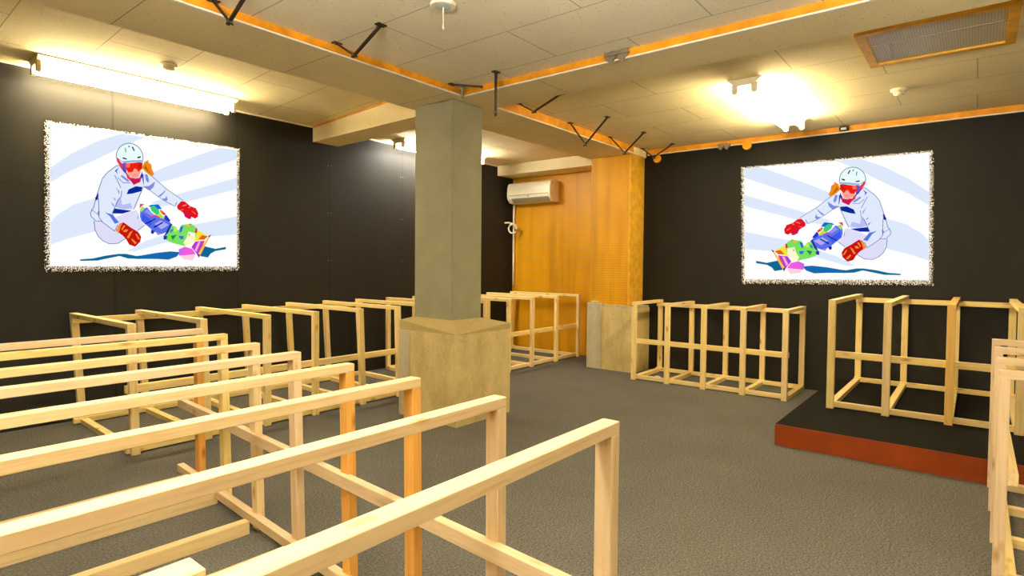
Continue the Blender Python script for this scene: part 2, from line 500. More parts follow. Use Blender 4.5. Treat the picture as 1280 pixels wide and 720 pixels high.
def struct(name, bm, mats, parent=None):
    o = build(name, bm, mats, parent)
    if parent is None:
        o['kind'] = 'structure'
    return o
ART=[
('f',(222,234,252),0,[(0.5417,0.9975),(0.6634,0.9992),(0.7916,0.9119),(0.9075,0.8034),(0.9994,0.688),(0.9992,0.5873),(0.9072,0.6858),(0.7911,0.7844),(0.6711,0.8945),(0.5992,0.9555)]),
('f',(222,234,252),0,[(0.0012,0.9998),(0.103,0.9996),(0.2715,0.8945),(0.4383,0.7833),(0.5664,0.6846),(0.5237,0.6302),(0.4376,0.6741),(0.2477,0.7766),(0.0016,0.918)]),
('f',(222,234,252),0,[(0.0001,0.7615),(0.212,0.6553),(0.4149,0.5545),(0.5122,0.4978),(0.4689,0.4669),(0.3591,0.5039),(0.0004,0.6634)]),
('f',(222,234,252),0,[(0.0,0.431),(0.151,0.3797),(0.2787,0.3397),(0.413,0.2668),(0.5426,0.1963),(0.6367,0.1204),(0.6054,0.1124),(0.4563,0.1811),(0.2665,0.2363),(0.0,0.2751)]),
('f',(222,234,252),0,[(0.8,0.4961),(0.897,0.4425),(0.9727,0.3602),(0.9987,0.3045),(0.9984,0.1532),(0.9251,0.1968),(0.7992,0.2557),(0.7496,0.3056)]),
('f',(255,208,226),0,[(0.2586,0.097),(0.3568,0.0922),(0.3337,0.0573),(0.2816,0.0484)]),
('f',(15,103,148),0,[(0.073,0.1659),(0.1399,0.147),(0.2179,0.1701),(0.2438,0.0865),(0.1874,0.0733),(0.1697,0.1064),(0.1398,0.1291),(0.0728,0.1451)]),
('f',(20,105,175),0,[(0.3513,0.114),(0.408,0.1196),(0.4858,0.1061),(0.594,0.0768),(0.5939,0.0574),(0.4855,0.0573),(0.4188,0.053),(0.3738,0.0773)]),
('f',(15,103,148),0,[(0.5738,0.0827),(0.5937,0.0793),(0.6469,0.094),(0.6829,0.0938),(0.7487,0.0789),(0.8083,0.0578),(0.868,0.0499),(0.8679,0.0387),(0.7885,0.0417),(0.6798,0.0775),(0.6364,0.0594),(0.5736,0.0561)]),
('f',(224,221,249),0,[(0.55,0.3178),(0.5668,0.3396),(0.5813,0.384),(0.5901,0.4299),(0.617,0.4232),(0.7004,0.3674),(0.7209,0.3409),(0.764,0.3282),(0.8021,0.3339),(0.7997,0.2724),(0.7838,0.2219),(0.7612,0.1896),(0.7293,0.1681),(0.6881,0.1725),(0.6511,0.2102),(0.6186,0.278),(0.5855,0.2716)]),
('l',(85,105,165),2,[(0.55,0.3178),(0.5879,0.273)]),
('l',(85,105,165),2,[(0.6511,0.2087),(0.6881,0.1725),(0.7293,0.1667),(0.7612,0.1881),(0.7838,0.2204),(0.7997,0.2709),(0.803,0.3339)]),
('f',(225,233,252),0,[(0.6499,0.7424),(0.6909,0.7578),(0.7411,0.6933),(0.7639,0.6462),(0.7785,0.5777),(0.7951,0.4964),(0.8047,0.4318),(0.8203,0.391),(0.8172,0.364),(0.7945,0.3329),(0.7697,0.3339),(0.704,0.2633),(0.689,0.311),(0.6973,0.3563),(0.7096,0.385),(0.6174,0.4289),(0.6019,0.4429),(0.5864,0.485),(0.5606,0.5942),(0.5577,0.6358),(0.5718,0.7088)]),
('l',(85,105,165),2,[(0.6499,0.7424),(0.6909,0.7578),(0.7411,0.6933),(0.7639,0.6462),(0.7785,0.5777),(0.7951,0.4964),(0.8047,0.4318),(0.8203,0.391),(0.8172,0.364),(0.7945,0.3329),(0.7697,0.3339),(0.704,0.2633),(0.689,0.311)]),
('f',(226,235,251),0,[(0.5574,0.7258),(0.5589,0.6145),(0.5189,0.5881),(0.4761,0.5449),(0.4328,0.5112),(0.3803,0.4775),(0.3672,0.5018),(0.3364,0.5307),(0.372,0.5621),(0.4335,0.6144),(0.494,0.6823),(0.5195,0.7097)]),
('l',(85,105,165),2,[(0.5589,0.6145),(0.5189,0.5881),(0.4761,0.5449),(0.4328,0.5112),(0.3803,0.4775)]),
('l',(85,105,165),2,[(0.3364,0.5307),(0.372,0.5621),(0.4335,0.6144),(0.494,0.6823),(0.5195,0.7097)]),
('f',(128,140,226),0,[(0.4938,0.6625),(0.5275,0.6236),(0.5568,0.618),(0.521,0.5912),(0.5021,0.619)]),
('f',(128,140,226),0,[(0.4335,0.6111),(0.4506,0.5832),(0.4804,0.5466),(0.4633,0.5491),(0.4419,0.5838)]),
('f',(128,140,226),0,[(0.5364,0.7147),(0.5498,0.7069),(0.5424,0.6617),(0.5318,0.6462),(0.5256,0.6664)]),
('f',(128,140,226),0,[(0.4243,0.5251),(0.431,0.5613),(0.4373,0.5375),(0.4546,0.5331),(0.4372,0.5142)]),
('f',(128,140,226),0,[(0.3695,0.5152),(0.3739,0.5162),(0.3838,0.4874),(0.3781,0.4844)]),
('f',(60,80,200),0,[(0.5565,0.7128),(0.5657,0.7054),(0.5604,0.6537),(0.5535,0.6215)]),
('f',(185,190,246),0,[(0.6243,0.4823),(0.6662,0.4613),(0.6734,0.5198),(0.6894,0.4894),(0.7039,0.4444),(0.6614,0.4305),(0.6147,0.442)]),
('f',(140,150,230),0,[(0.7,0.5951),(0.6898,0.5702),(0.6813,0.5355),(0.6805,0.5635)]),
('f',(140,150,230),0,[(0.7125,0.5172),(0.7032,0.4922),(0.6964,0.5)]),
('f',(140,150,230),0,[(0.7238,0.4799),(0.7099,0.4441),(0.7054,0.459)]),
('f',(140,150,230),0,[(0.5815,0.4213),(0.5884,0.3687),(0.5836,0.3614)]),
('f',(140,150,230),0,[(0.7755,0.4114),(0.7889,0.3962),(0.7798,0.3603)]),
('f',(10,42,150),0,[(0.5611,0.6111),(0.5967,0.6127),(0.6342,0.5832),(0.6438,0.5462),(0.6153,0.5534),(0.569,0.5776)]),
('f',(10,42,150),0,[(0.6184,0.4232),(0.6661,0.4281),(0.7053,0.4333),(0.7152,0.3947),(0.6659,0.3971),(0.6334,0.4135)]),
('f',(85,118,226),0,[(0.6818,0.3299),(0.6981,0.3565),(0.7129,0.3852),(0.7529,0.3994),(0.7279,0.3736),(0.7034,0.318)]),
('f',(20,40,130),0,[(0.7814,0.5417),(0.7991,0.4992),(0.7946,0.4814),(0.7839,0.4944)]),
('l',(85,105,165),2,[(0.669,0.5717),(0.6711,0.5274),(0.6894,0.493),(0.7165,0.3924)]),
('l',(85,105,165),2,[(0.7826,0.4981),(0.7798,0.3603),(0.764,0.3282)]),
('l',(85,105,165),2,[(0.5587,0.606),(0.5868,0.5107),(0.6076,0.4349)]),
('l',(85,105,165),1.6,[(0.818,0.4164),(0.7821,0.3783)]),
('f',(70,85,205),0,[(0.6809,0.743),(0.703,0.7147),(0.6885,0.6906),(0.6933,0.7138)]),
('f',(125,135,228),0,[(0.6271,0.6465),(0.6649,0.6865),(0.6747,0.6781),(0.641,0.6422)]),
('l',(85,105,165),2,[(0.704,0.6817),(0.6724,0.5908)]),
('l',(85,105,165),2,[(0.6251,0.6353),(0.6607,0.6292),(0.6884,0.6644)]),
('f',(236,140,24),0,[(0.5293,0.8248),(0.5516,0.8033),(0.5595,0.7772),(0.5635,0.7546),(0.545,0.7278),(0.513,0.6976),(0.4991,0.718),(0.5117,0.7565),(0.5147,0.7913),(0.5312,0.8055)]),
('f',(190,90,10),0,[(0.5454,0.7849),(0.5534,0.7587),(0.5287,0.7293),(0.5122,0.7117),(0.5329,0.748)]),
('f',(226,58,92),0,[(0.6961,0.8242),(0.6936,0.7884),(0.6738,0.7393),(0.6472,0.6981),(0.6411,0.6673),(0.6192,0.644),(0.6091,0.6196),(0.573,0.6478),(0.5672,0.6877),(0.5933,0.6727),(0.6253,0.6749),(0.6493,0.7179),(0.6614,0.7668),(0.6811,0.7959)]),
('f',(70,42,152),0,[(0.5633,0.7324),(0.5752,0.6869),(0.5683,0.6717),(0.5603,0.6978)]),
('f',(80,40,150),0,[(0.6723,0.752),(0.6619,0.7167),(0.6413,0.6924),(0.6461,0.7145)]),
('f',(206,20,88),0,[(0.5732,0.6744),(0.6013,0.6657),(0.6253,0.673),(0.6212,0.6451),(0.6083,0.6209),(0.5751,0.6521)]),
('f',(250,165,150),0,[(0.5702,0.7317),(0.5977,0.7512),(0.6414,0.7155),(0.6341,0.688),(0.6013,0.6688),(0.5813,0.6851)]),
('f',(225,110,110),0,[(0.5854,0.705),(0.6095,0.6996),(0.6034,0.6939)]),
('f',(75,120,150),0,[(0.6973,0.811),(0.6975,0.8275),(0.696,0.844),(0.6929,0.8601),(0.6883,0.8755),(0.6823,0.8898),(0.6749,0.9026),(0.6665,0.9137),(0.657,0.9228),(0.6469,0.9296),(0.6363,0.934),(0.6255,0.936),(0.6147,0.9353),(0.6041,0.9321),(0.5942,0.9263),(0.585,0.9182),(0.5768,0.9079),(0.5698,0.8956),(0.5642,0.8817),(0.5602,0.8665),(0.5577,0.8503),(0.557,0.8336),(0.558,0.8167),(0.5577,0.8078),(0.6099,0.7985),(0.6614,0.7824)]),
('f',(236,252,252),0,[(0.694,0.8154),(0.6938,0.8307),(0.6922,0.846),(0.6891,0.8609),(0.6845,0.875),(0.6787,0.8881),(0.6718,0.8999),(0.6638,0.91),(0.655,0.9183),(0.6456,0.9245),(0.6357,0.9286),(0.6256,0.9303),(0.6156,0.9297),(0.6058,0.9268),(0.5965,0.9216),(0.5878,0.9142),(0.5801,0.9048),(0.5735,0.8936),(0.5682,0.8809),(0.5642,0.8669),(0.5617,0.852),(0.5607,0.8366),(0.5612,0.8209),(0.5609,0.8119),(0.61,0.8047),(0.6654,0.7901)]),
('f',(150,185,222),0,[(0.5585,0.8185),(0.61,0.8085),(0.6615,0.793),(0.6673,0.7737),(0.6099,0.7922),(0.5576,0.8014)]),
('f',(10,20,20),0,[(0.6016,0.8831),(0.6125,0.9113),(0.6185,0.9062),(0.6063,0.8769)]),
('f',(10,20,20),0,[(0.6276,0.9032),(0.6324,0.9158),(0.6367,0.9102),(0.6319,0.9008)]),
('f',(60,175,120),0,[(0.6452,0.8623),(0.6477,0.8945),(0.6537,0.8938),(0.6503,0.8599)]),
('f',(10,30,35),0,[(0.5712,0.8468),(0.5893,0.836),(0.5868,0.8249),(0.5712,0.8354)]),
('f',(10,50,50),0,[(0.643,0.8163),(0.6644,0.8208),(0.6651,0.8101),(0.6442,0.8068)]),
('f',(110,82,192),0,[(0.6476,0.7839),(0.6661,0.7726),(0.662,0.7292),(0.6433,0.7154),(0.6474,0.7432)]),
('f',(238,34,10),0,[(0.5609,0.7973),(0.5778,0.7987),(0.6218,0.7846),(0.6504,0.7773),(0.6502,0.7429),(0.6362,0.7116),(0.6155,0.7167),(0.6045,0.7455),(0.5936,0.7434),(0.5835,0.7229),(0.5626,0.7515)]),
('f',(255,110,100),0,[(0.6258,0.7798),(0.6476,0.7745),(0.6475,0.7482),(0.6296,0.7499)]),
('f',(195,30,20),0,[(0.5657,0.7892),(0.5818,0.7907),(0.5856,0.7492),(0.5695,0.7571)]),
('f',(226,22,32),0,[(0.2466,0.4371),(0.2615,0.4759),(0.2965,0.4914),(0.3256,0.5227),(0.3484,0.5248),(0.3721,0.4869),(0.3707,0.461),(0.3364,0.4325),(0.3305,0.4154),(0.2959,0.4083),(0.2667,0.3903),(0.2504,0.4043)]),
('f',(206,18,88),0,[(0.2901,0.4112),(0.3335,0.4344),(0.3275,0.4007),(0.3026,0.3835),(0.2888,0.3902)]),
('f',(255,120,115),0,[(0.2965,0.4914),(0.308,0.4776),(0.3033,0.4717),(0.2918,0.4846)]),
('f',(255,120,115),0,[(0.3197,0.5031),(0.3425,0.4887),(0.3396,0.4819),(0.315,0.4946)]),
('f',(255,120,115),0,[(0.2612,0.4319),(0.2846,0.4527),(0.2858,0.4482),(0.264,0.4248)]),
('f',(255,120,115),0,[(0.3309,0.4632),(0.3536,0.4533),(0.3479,0.4467)]),
('f',(92,112,232),0,[(0.4038,0.3384),(0.4264,0.372),(0.4653,0.3788),(0.5095,0.4109),(0.5369,0.4561),(0.5745,0.4413),(0.5758,0.3823),(0.5686,0.3489),(0.5361,0.3121),(0.5032,0.2733),(0.4646,0.253),(0.4425,0.2639),(0.4091,0.2951)]),
('f',(172,172,252),0,[(0.4178,0.3293),(0.4652,0.3617),(0.4981,0.3305),(0.4593,0.2917)]),
('f',(60,90,235),0,[(0.5091,0.3514),(0.5636,0.4082),(0.566,0.3575),(0.5198,0.3085)]),
('f',(140,150,250),0,[(0.4985,0.4029),(0.5368,0.4434),(0.5529,0.4214),(0.5093,0.3854)]),
('f',(30,55,205),0,[(0.4084,0.3624),(0.435,0.4103),(0.4515,0.3812),(0.4207,0.3533)]),
('f',(20,100,215),0,[(0.4575,0.4519),(0.477,0.4867),(0.518,0.4783),(0.5315,0.4648),(0.4823,0.4463)]),
('f',(60,205,120),0,[(0.474,0.4425),(0.4989,0.4726),(0.5234,0.4653),(0.515,0.4318),(0.4875,0.4017),(0.4654,0.3942)]),
('f',(190,226,40),0,[(0.4404,0.3817),(0.4711,0.423),(0.4831,0.4036),(0.4609,0.3773)]),
('f',(226,60,55),0,[(0.4367,0.4162),(0.4658,0.4489),(0.4628,0.42),(0.4433,0.3996)]),
('f',(235,120,40),0,[(0.4519,0.4351),(0.4658,0.4472),(0.4701,0.4342),(0.4573,0.4117)]),
('f',(172,222,90),0,[(0.5466,0.4513),(0.5666,0.4628),(0.576,0.4286),(0.5663,0.419)]),
('f',(222,62,90),0,[(0.5521,0.4797),(0.5758,0.4808),(0.5788,0.4428),(0.5682,0.4619)]),
('f',(10,42,150),0,[(0.453,0.352),(0.5045,0.309),(0.499,0.299),(0.4513,0.3417)]),
('f',(35,40,150),0,[(0.3982,0.3369),(0.4116,0.3364),(0.4435,0.2467),(0.4505,0.2104),(0.4322,0.2323),(0.4091,0.2934)]),
('f',(35,40,150),0,[(0.4966,0.2752),(0.5169,0.2848),(0.5178,0.2575),(0.5058,0.251)]),
('f',(226,60,130),0,[(0.4487,0.3762),(0.493,0.4032),(0.5375,0.3824),(0.4929,0.3912)]),
('f',(10,42,150),0,[(0.4929,0.3776),(0.5524,0.3285),(0.547,0.3227),(0.4928,0.3674)]),
('f',(200,120,235),0,[(0.4646,0.2521),(0.4922,0.2668),(0.4811,0.2431)]),
('f',(122,226,92),0,[(0.2542,0.2913),(0.2662,0.3262),(0.2896,0.3472),(0.3471,0.3337),(0.365,0.2878),(0.3811,0.3177),(0.4037,0.3255),(0.4213,0.2688),(0.445,0.2338),(0.4321,0.2065),(0.3971,0.1856),(0.3574,0.1732),(0.3287,0.1623),(0.2827,0.2025),(0.2597,0.2471)]),
('f',(250,228,60),0,[(0.1949,0.2558),(0.2543,0.3019),(0.2609,0.247),(0.2827,0.2025),(0.2477,0.2103),(0.2125,0.2287)]),
('f',(240,92,30),0,[(0.1877,0.2489),(0.2246,0.2586),(0.249,0.2208),(0.2124,0.2199)]),
('f',(215,50,60),0,[(0.2532,0.3108),(0.2638,0.3157),(0.2687,0.2777),(0.2553,0.2719)]),
('f',(55,95,230),0,[(0.3356,0.3254),(0.3538,0.3186),(0.3592,0.2689),(0.3467,0.278)]),
('f',(60,110,225),0,[(0.3339,0.2452),(0.3647,0.2461),(0.3531,0.2168),(0.3372,0.2224)]),
('f',(60,130,225),0,[(0.3911,0.3),(0.4091,0.2951),(0.4157,0.2647),(0.4005,0.2738)]),
('f',(250,250,205),0,[(0.2658,0.2716),(0.3065,0.2827),(0.3188,0.2281),(0.3358,0.1928),(0.3241,0.165),(0.2884,0.1831),(0.2654,0.2187)]),
('f',(235,190,60),0,[(0.2954,0.3444),(0.3213,0.3373),(0.3183,0.3199),(0.2982,0.325)]),
('f',(200,60,60),0,[(0.2885,0.3464),(0.3012,0.3476),(0.2982,0.3338)]),
('f',(35,140,70),0,[(0.375,0.2528),(0.4088,0.2433),(0.3973,0.2089)]),
('f',(200,240,60),0,[(0.3696,0.2964),(0.3867,0.3131),(0.3933,0.2869),(0.3808,0.27)]),
('f',(230,110,90),0,[(0.2977,0.2654),(0.3064,0.2617),(0.3033,0.2372)]),
('f',(40,50,160),0,[(0.4284,0.2428),(0.4506,0.2405),(0.4466,0.2097),(0.431,0.2151)]),
('f',(182,60,202),0,[(0.2112,0.2128),(0.2664,0.2028),(0.2894,0.1567),(0.2539,0.0953),(0.242,0.0821),(0.2285,0.1593)]),
('f',(245,170,225),0,[(0.233,0.2035),(0.2477,0.2014),(0.2705,0.1322),(0.2587,0.1191)]),
('f',(235,80,80),0,[(0.2076,0.2129),(0.2194,0.2109),(0.2469,0.1059),(0.2381,0.106)]),
('f',(241,92,222),0,[(0.2852,0.1435),(0.3287,0.1597),(0.364,0.1357),(0.3608,0.086),(0.3167,0.0915),(0.2633,0.0997)]),
('f',(190,110,235),0,[(0.3372,0.1447),(0.364,0.1374),(0.3608,0.0878),(0.3426,0.1053)]),
('f',(250,190,82),0,[(0.1769,0.2474),(0.19,0.2399),(0.2539,0.0926),(0.2431,0.0723)]),
('f',(30,35,120),0,[(0.1669,0.2691),(0.1877,0.2489),(0.1804,0.2384)]),
('f',(70,40,150),0,[(0.238,0.0971),(0.2586,0.1059),(0.2455,0.0705)]),
('f',(196,20,14),0,[(0.57,0.227),(0.5855,0.2641),(0.6211,0.2928),(0.661,0.3322),(0.6804,0.3204),(0.6986,0.2681),(0.6652,0.2321),(0.6464,0.2014),(0.6322,0.1644),(0.6015,0.1499),(0.5756,0.1878)]),
('f',(250,140,52),0,[(0.6139,0.2722),(0.6289,0.2591),(0.6451,0.2163),(0.6338,0.2128)]),
('f',(250,140,52),0,[(0.6656,0.3269),(0.6877,0.309),(0.6967,0.2608),(0.6847,0.2486),(0.6757,0.2984)]),
('f',(250,140,52),0,[(0.5771,0.2103),(0.5949,0.2503),(0.5996,0.245),(0.5852,0.2064)]),
('f',(250,140,52),0,[(0.5936,0.18),(0.6183,0.2124),(0.6216,0.2019),(0.6016,0.1686)]),
('f',(250,140,52),0,[(0.6374,0.2774),(0.6514,0.2807),(0.6653,0.2617),(0.6467,0.2586)]),
('f',(250,140,52),0,[(0.6516,0.3066),(0.6609,0.31),(0.6723,0.2763),(0.6677,0.2706)]),
]
# ------------------------------------------------------------------ the room
WL, WR, WO = 4.945, 5.88, 6.20          # left wall y, right wall x, orange wall x
T1, T2, ED, T2B = 2.843, 2.996, 3.372, 3.35
ZS, ZN, ZB, ZL = 2.294, 2.342, 2.370, 2.412   # soffit, near recess, far bay, wall bay
XB, YB = -2.2, -2.6                      # unseen walls behind the camera

struct('floor', boxbm(XB, WO + 0.1, YB, WL + 0.1, -0.1, 0.0), MAT['carpet'])
struct('wall_left', boxbm(XB, WO + 0.1, WL, WL + 0.1, 0.0, 2.6), MAT['black_panels'])
struct('wall_right', boxbm(WR, WR + 0.1, YB, 2.86, 0.0, 2.6), MAT['black_wallpaper'])
struct('wall_far', boxbm(WO, WO + 0.1, 3.336, WL, 0.0, 2.6), MAT['pegboard_y'])
struct('wall_rear', boxbm(XB - 0.1, XB, YB, WL + 0.1, 0.0, 2.6), MAT['rear_wall_paint'])
struct('wall_near', boxbm(XB, WR + 0.1, YB - 0.1, YB, 0.0, 2.6), MAT['rear_wall_paint'])

bm = bmesh.new(); box(bm, XB, T2, YB, T1, ZN, 2.6); struct('ceiling', bm, MAT['ceiling_board'])
bm = bmesh.new(); box(bm, T2B, WR, YB, T1, ZB, 2.6); struct('ceiling', bm, MAT['ceiling_board_bay'])
ZE = ZL + 0.085                          # the lamp bay's ceiling rises a little towards the middle beam
bm = bmesh.new()
hexa(bm, [(XB, ED, ZE), (3.152, ED, ZE), (3.152, WL, ZL), (XB, WL, ZL)], [(XB, ED, 2.6), (3.152, ED, 2.6), (3.152, WL, 2.6), (XB, WL, 2.6)])
struct('ceiling', bm, MAT['ceiling_board_bay'])
bm = bmesh.new(); box(bm, 3.43, WO, ED, WL, ZL, 2.6); struct('ceiling', bm, MAT['ceiling_board_bay'])
struct('ceiling_beam', boxbm(XB, WO, T1, ED, ZS, 2.6), MAT['soffit_board'])
struct('ceiling_beam', boxbm(T2, T2B, YB, T1, ZS, 2.6), MAT['soffit_board'])
bm = bmesh.new()
hexa(bm, [(3.152, ED, 2.294), (3.43, ED, 2.294), (3.43, WL, 2.270), (3.152, WL, 2.270)], [(3.152, ED, 2.6), (3.43, ED, 2.6), (3.43, WL, 2.6), (3.152, WL, 2.6)])
struct('ceiling_beam', bm, MAT['soffit_board'])
struct('ceiling_beam', boxbm(5.87, WO, ED, WL, 2.283, 2.6), MAT['soffit_board'])

def batten(n, a, b, z0, z1, face):
    """orange wooden strip with a white bead along its lower edge; face = outward normal"""
    (x0, y0), (x1, y1) = a, b
    f = Vector((face[0], face[1]))
    t = 0.014
    bm = bmesh.new()
    xs = sorted((x0, x1)); ys = sorted((y0, y1))
    def slab(th, za, zb):
        bm = bmesh.new()
        X0, X1 = xs[0] + min(0, f.x * th), xs[1] + max(0, f.x * th)
        Y0, Y1 = ys[0] + min(0, f.y * th), ys[1] + max(0, f.y * th)
        box(bm, X0, X1, Y0, Y1, za, zb)
        return bm
    o = struct('trim_%d' % n, slab(t, z0 + 0.007, z1), MAT['orange_batten'])
    build('bead', slab(t + 0.004, z0 - 0.002, z0 + 0.007), MAT['white_bead'], o)
    return o
batten(1, (XB, T1), (T2 - 0.02, T1), ZS, ZN, (0, -1))
batten(2, (T2, YB), (T2, T1 - 0.02), ZS, ZN, (-1, 0))
batten(3, (T2B + 0.02, T1), (5.556, T1), ZS, ZB, (0, -1))
batten(4, (WR, YB), (WR, T1 - 0.02), 2.318, ZB, (-1, 0))
bm = bmesh.new()
hexa(bm, [(3.142, ED, ZE - 0.013), (3.152, ED, ZE - 0.013), (3.152, WL, ZL - 0.013), (3.142, WL, ZL - 0.013)],
     [(3.142, ED, ZE - 0.001), (3.152, ED, ZE - 0.001), (3.152, WL, ZL - 0.001), (3.142, WL, ZL - 0.001)])
struct('trim_5', bm, MAT['orange_batten'])
struct('trim_6', boxbm(XB, 3.14, WL - 0.012, WL, ZL - 0.012, ZL - 0.0005), MAT['white_bead'])
struct('trim_7', boxbm(3.44, 5.86, WL - 0.012, WL, ZL - 0.012, ZL - 0.0005), MAT['white_bead'])
struct('trim_8', boxbm(T2B + 0.001, T2B + 0.03, T1 - 0.012, T1, ZS - 0.003, ZS + 0.005), MAT['white_bead'])

# ------------------------------------------------------------------ concrete column in the middle of the room
cx0, cx1, cy0, cy1 = 2.962, 3.278, 2.912, 3.305
bx0, bx1, by0, by1 = 2.871, 3.452, 2.770, 3.365
bz = 0.637
t = empty('concrete_column', 'square grey plastered column on a wide raw concrete base, mid room', 'column', ((bx0 + bx1) / 2, (by0 + by1) / 2, 0))
t['kind'] = 'thing'
ox, oy = t.location.x, t.location.y
L = lambda x, y, z: (x - ox, y - oy, z)
bm = bmesh.new()
hexa(bm, [L(cx0, cy0, 0.70), L(cx1, cy0, 0.70), L(cx1, cy1, 0.70), L(cx0, cy1, 0.70)],
     [L(cx0, cy0, ZS), L(cx1, cy0, ZS), L(cx1, cy1, ZS), L(cx0, cy1, ZS)])
build('shaft', bm, MAT['plaster_grey'], t, bevel=0.006)
bm = bmesh.new()
hexa(bm, [L(bx0, by0, 0), L(bx1, by0, 0), L(bx1, by1, 0), L(bx0, by1, 0)],
     [L(bx0, by0, bz), L(bx1, by0, bz), L(bx1, by1, bz), L(bx0, by1, bz)])
bmesh.ops.subdivide_edges(bm, edges=bm.edges[:], cuts=5, use_grid_fill=True)
rr = random.Random(3)
for v in bm.verts:
    if v.co.z < bz - 0.01 and v.co.z > 0.01:
        v.co.x += rr.uniform(-0.003, 0.003); v.co.y += rr.uniform(-0.003, 0.003)
plinth = build('base', bm, MAT['raw_concrete'], t)
# sloped mortar cap: low at the front corner, higher at the sides
bm = bmesh.new()
low = [bm.verts.new(L(*p)) for p in ((bx0, by0, bz), (bx1, by0, bz), (bx1, by1, bz), (bx0, by1, bz))]
rim = [bm.verts.new(L(*p)) for p in ((bx0 + 0.001, by0 + 0.001, bz + 0.004), (bx1, by0, bz + 0.045), (bx1, by1, bz + 0.09), (bx0, by1, bz + 0.07))]
top = [bm.verts.new(L(*p)) for p in ((cx0 - 0.002, cy0 - 0.002, 0.726), (cx1 + 0.002, cy0 - 0.002, 0.726), (cx1 + 0.002, cy1 + 0.002, 0.73), (cx0 - 0.002, cy1 + 0.002, 0.73))]
for i in range(4):
    j = (i + 1) % 4
    bm.faces.new((low[i], low[j], rim[j], rim[i]))
    bm.faces.new((rim[i], rim[j], top[j], top[i]))
bm.faces.new(top); bm.faces.new(low[::-1])
build('mortar_cap', bm, MAT['mortar_cap'], t)
bm = bmesh.new()
box(bm, bx0 - 0.006 - ox, bx0 + 0.01 - ox, 3.25 - oy, by1 - oy, 0.0, bz - 0.002)
build('formwork_strip', bm, MAT['pale_concrete'], t)

# ------------------------------------------------------------------ orange peg-board pillar against the right wall
t = empty('pegboard_pillar', 'orange perforated board pillar on concrete base beside the right black wall', 'pillar', (5.85, 3.1, 0))
t['kind'] = 'thing'
ox, oy = 5.85, 3.1
px0, py0, py1 = 5.56, 2.862, 3.335
build('pegboard', boxbm(px0 - ox, WO - ox, py0 + 0.012 - oy, py1 - oy, 0.70, ZS), MAT['pegboard_y'], t)
build('side_board', boxbm(px0 - ox, WR + 0.0 - ox, py0 - oy, py0 + 0.012 - oy, 0.70, ZS), MAT['yellow_wood'], t)
bm = boxbm(5.525 - ox, WR - 0.002 - ox, 2.775 - oy, 3.20 - oy, 0, 0.675)
bmesh.ops.subdivide_edges(bm, edges=bm.edges[:], cuts=4, use_grid_fill=True)
base = build('base', bm, MAT['raw_concrete'], t)
bm = bmesh.new()
rr = random.Random(5)
ys = [2.78 + i * 0.06 for i in range(8)]
for a, b_ in zip(ys, ys[1:]):
    box(bm, 5.53 - ox, WR - 0.01 - ox, a - oy, min(b_, 3.198) - oy, 0.675, 0.69 + rr.uniform(0, 0.012))
build('broken_rim', bm, MAT['pale_concrete'], t)
bm = bmesh.new()
box(bm, 5.515 - ox, 5.60 - ox, 3.165 - oy, 3.345 - oy, 0, 0.715)
box(bm, 5.53 - ox, 5.59 - ox, 3.23 - oy, 3.30 - oy, 0.715, 0.735)
build('formwork_strip', bm, MAT['pale_concrete'], t, bevel=0.004)
build('base_filler', boxbm(5.60 - ox, WO - ox, 3.20 - oy, 3.335 - oy, 0, 0.70), MAT['raw_concrete'], t)

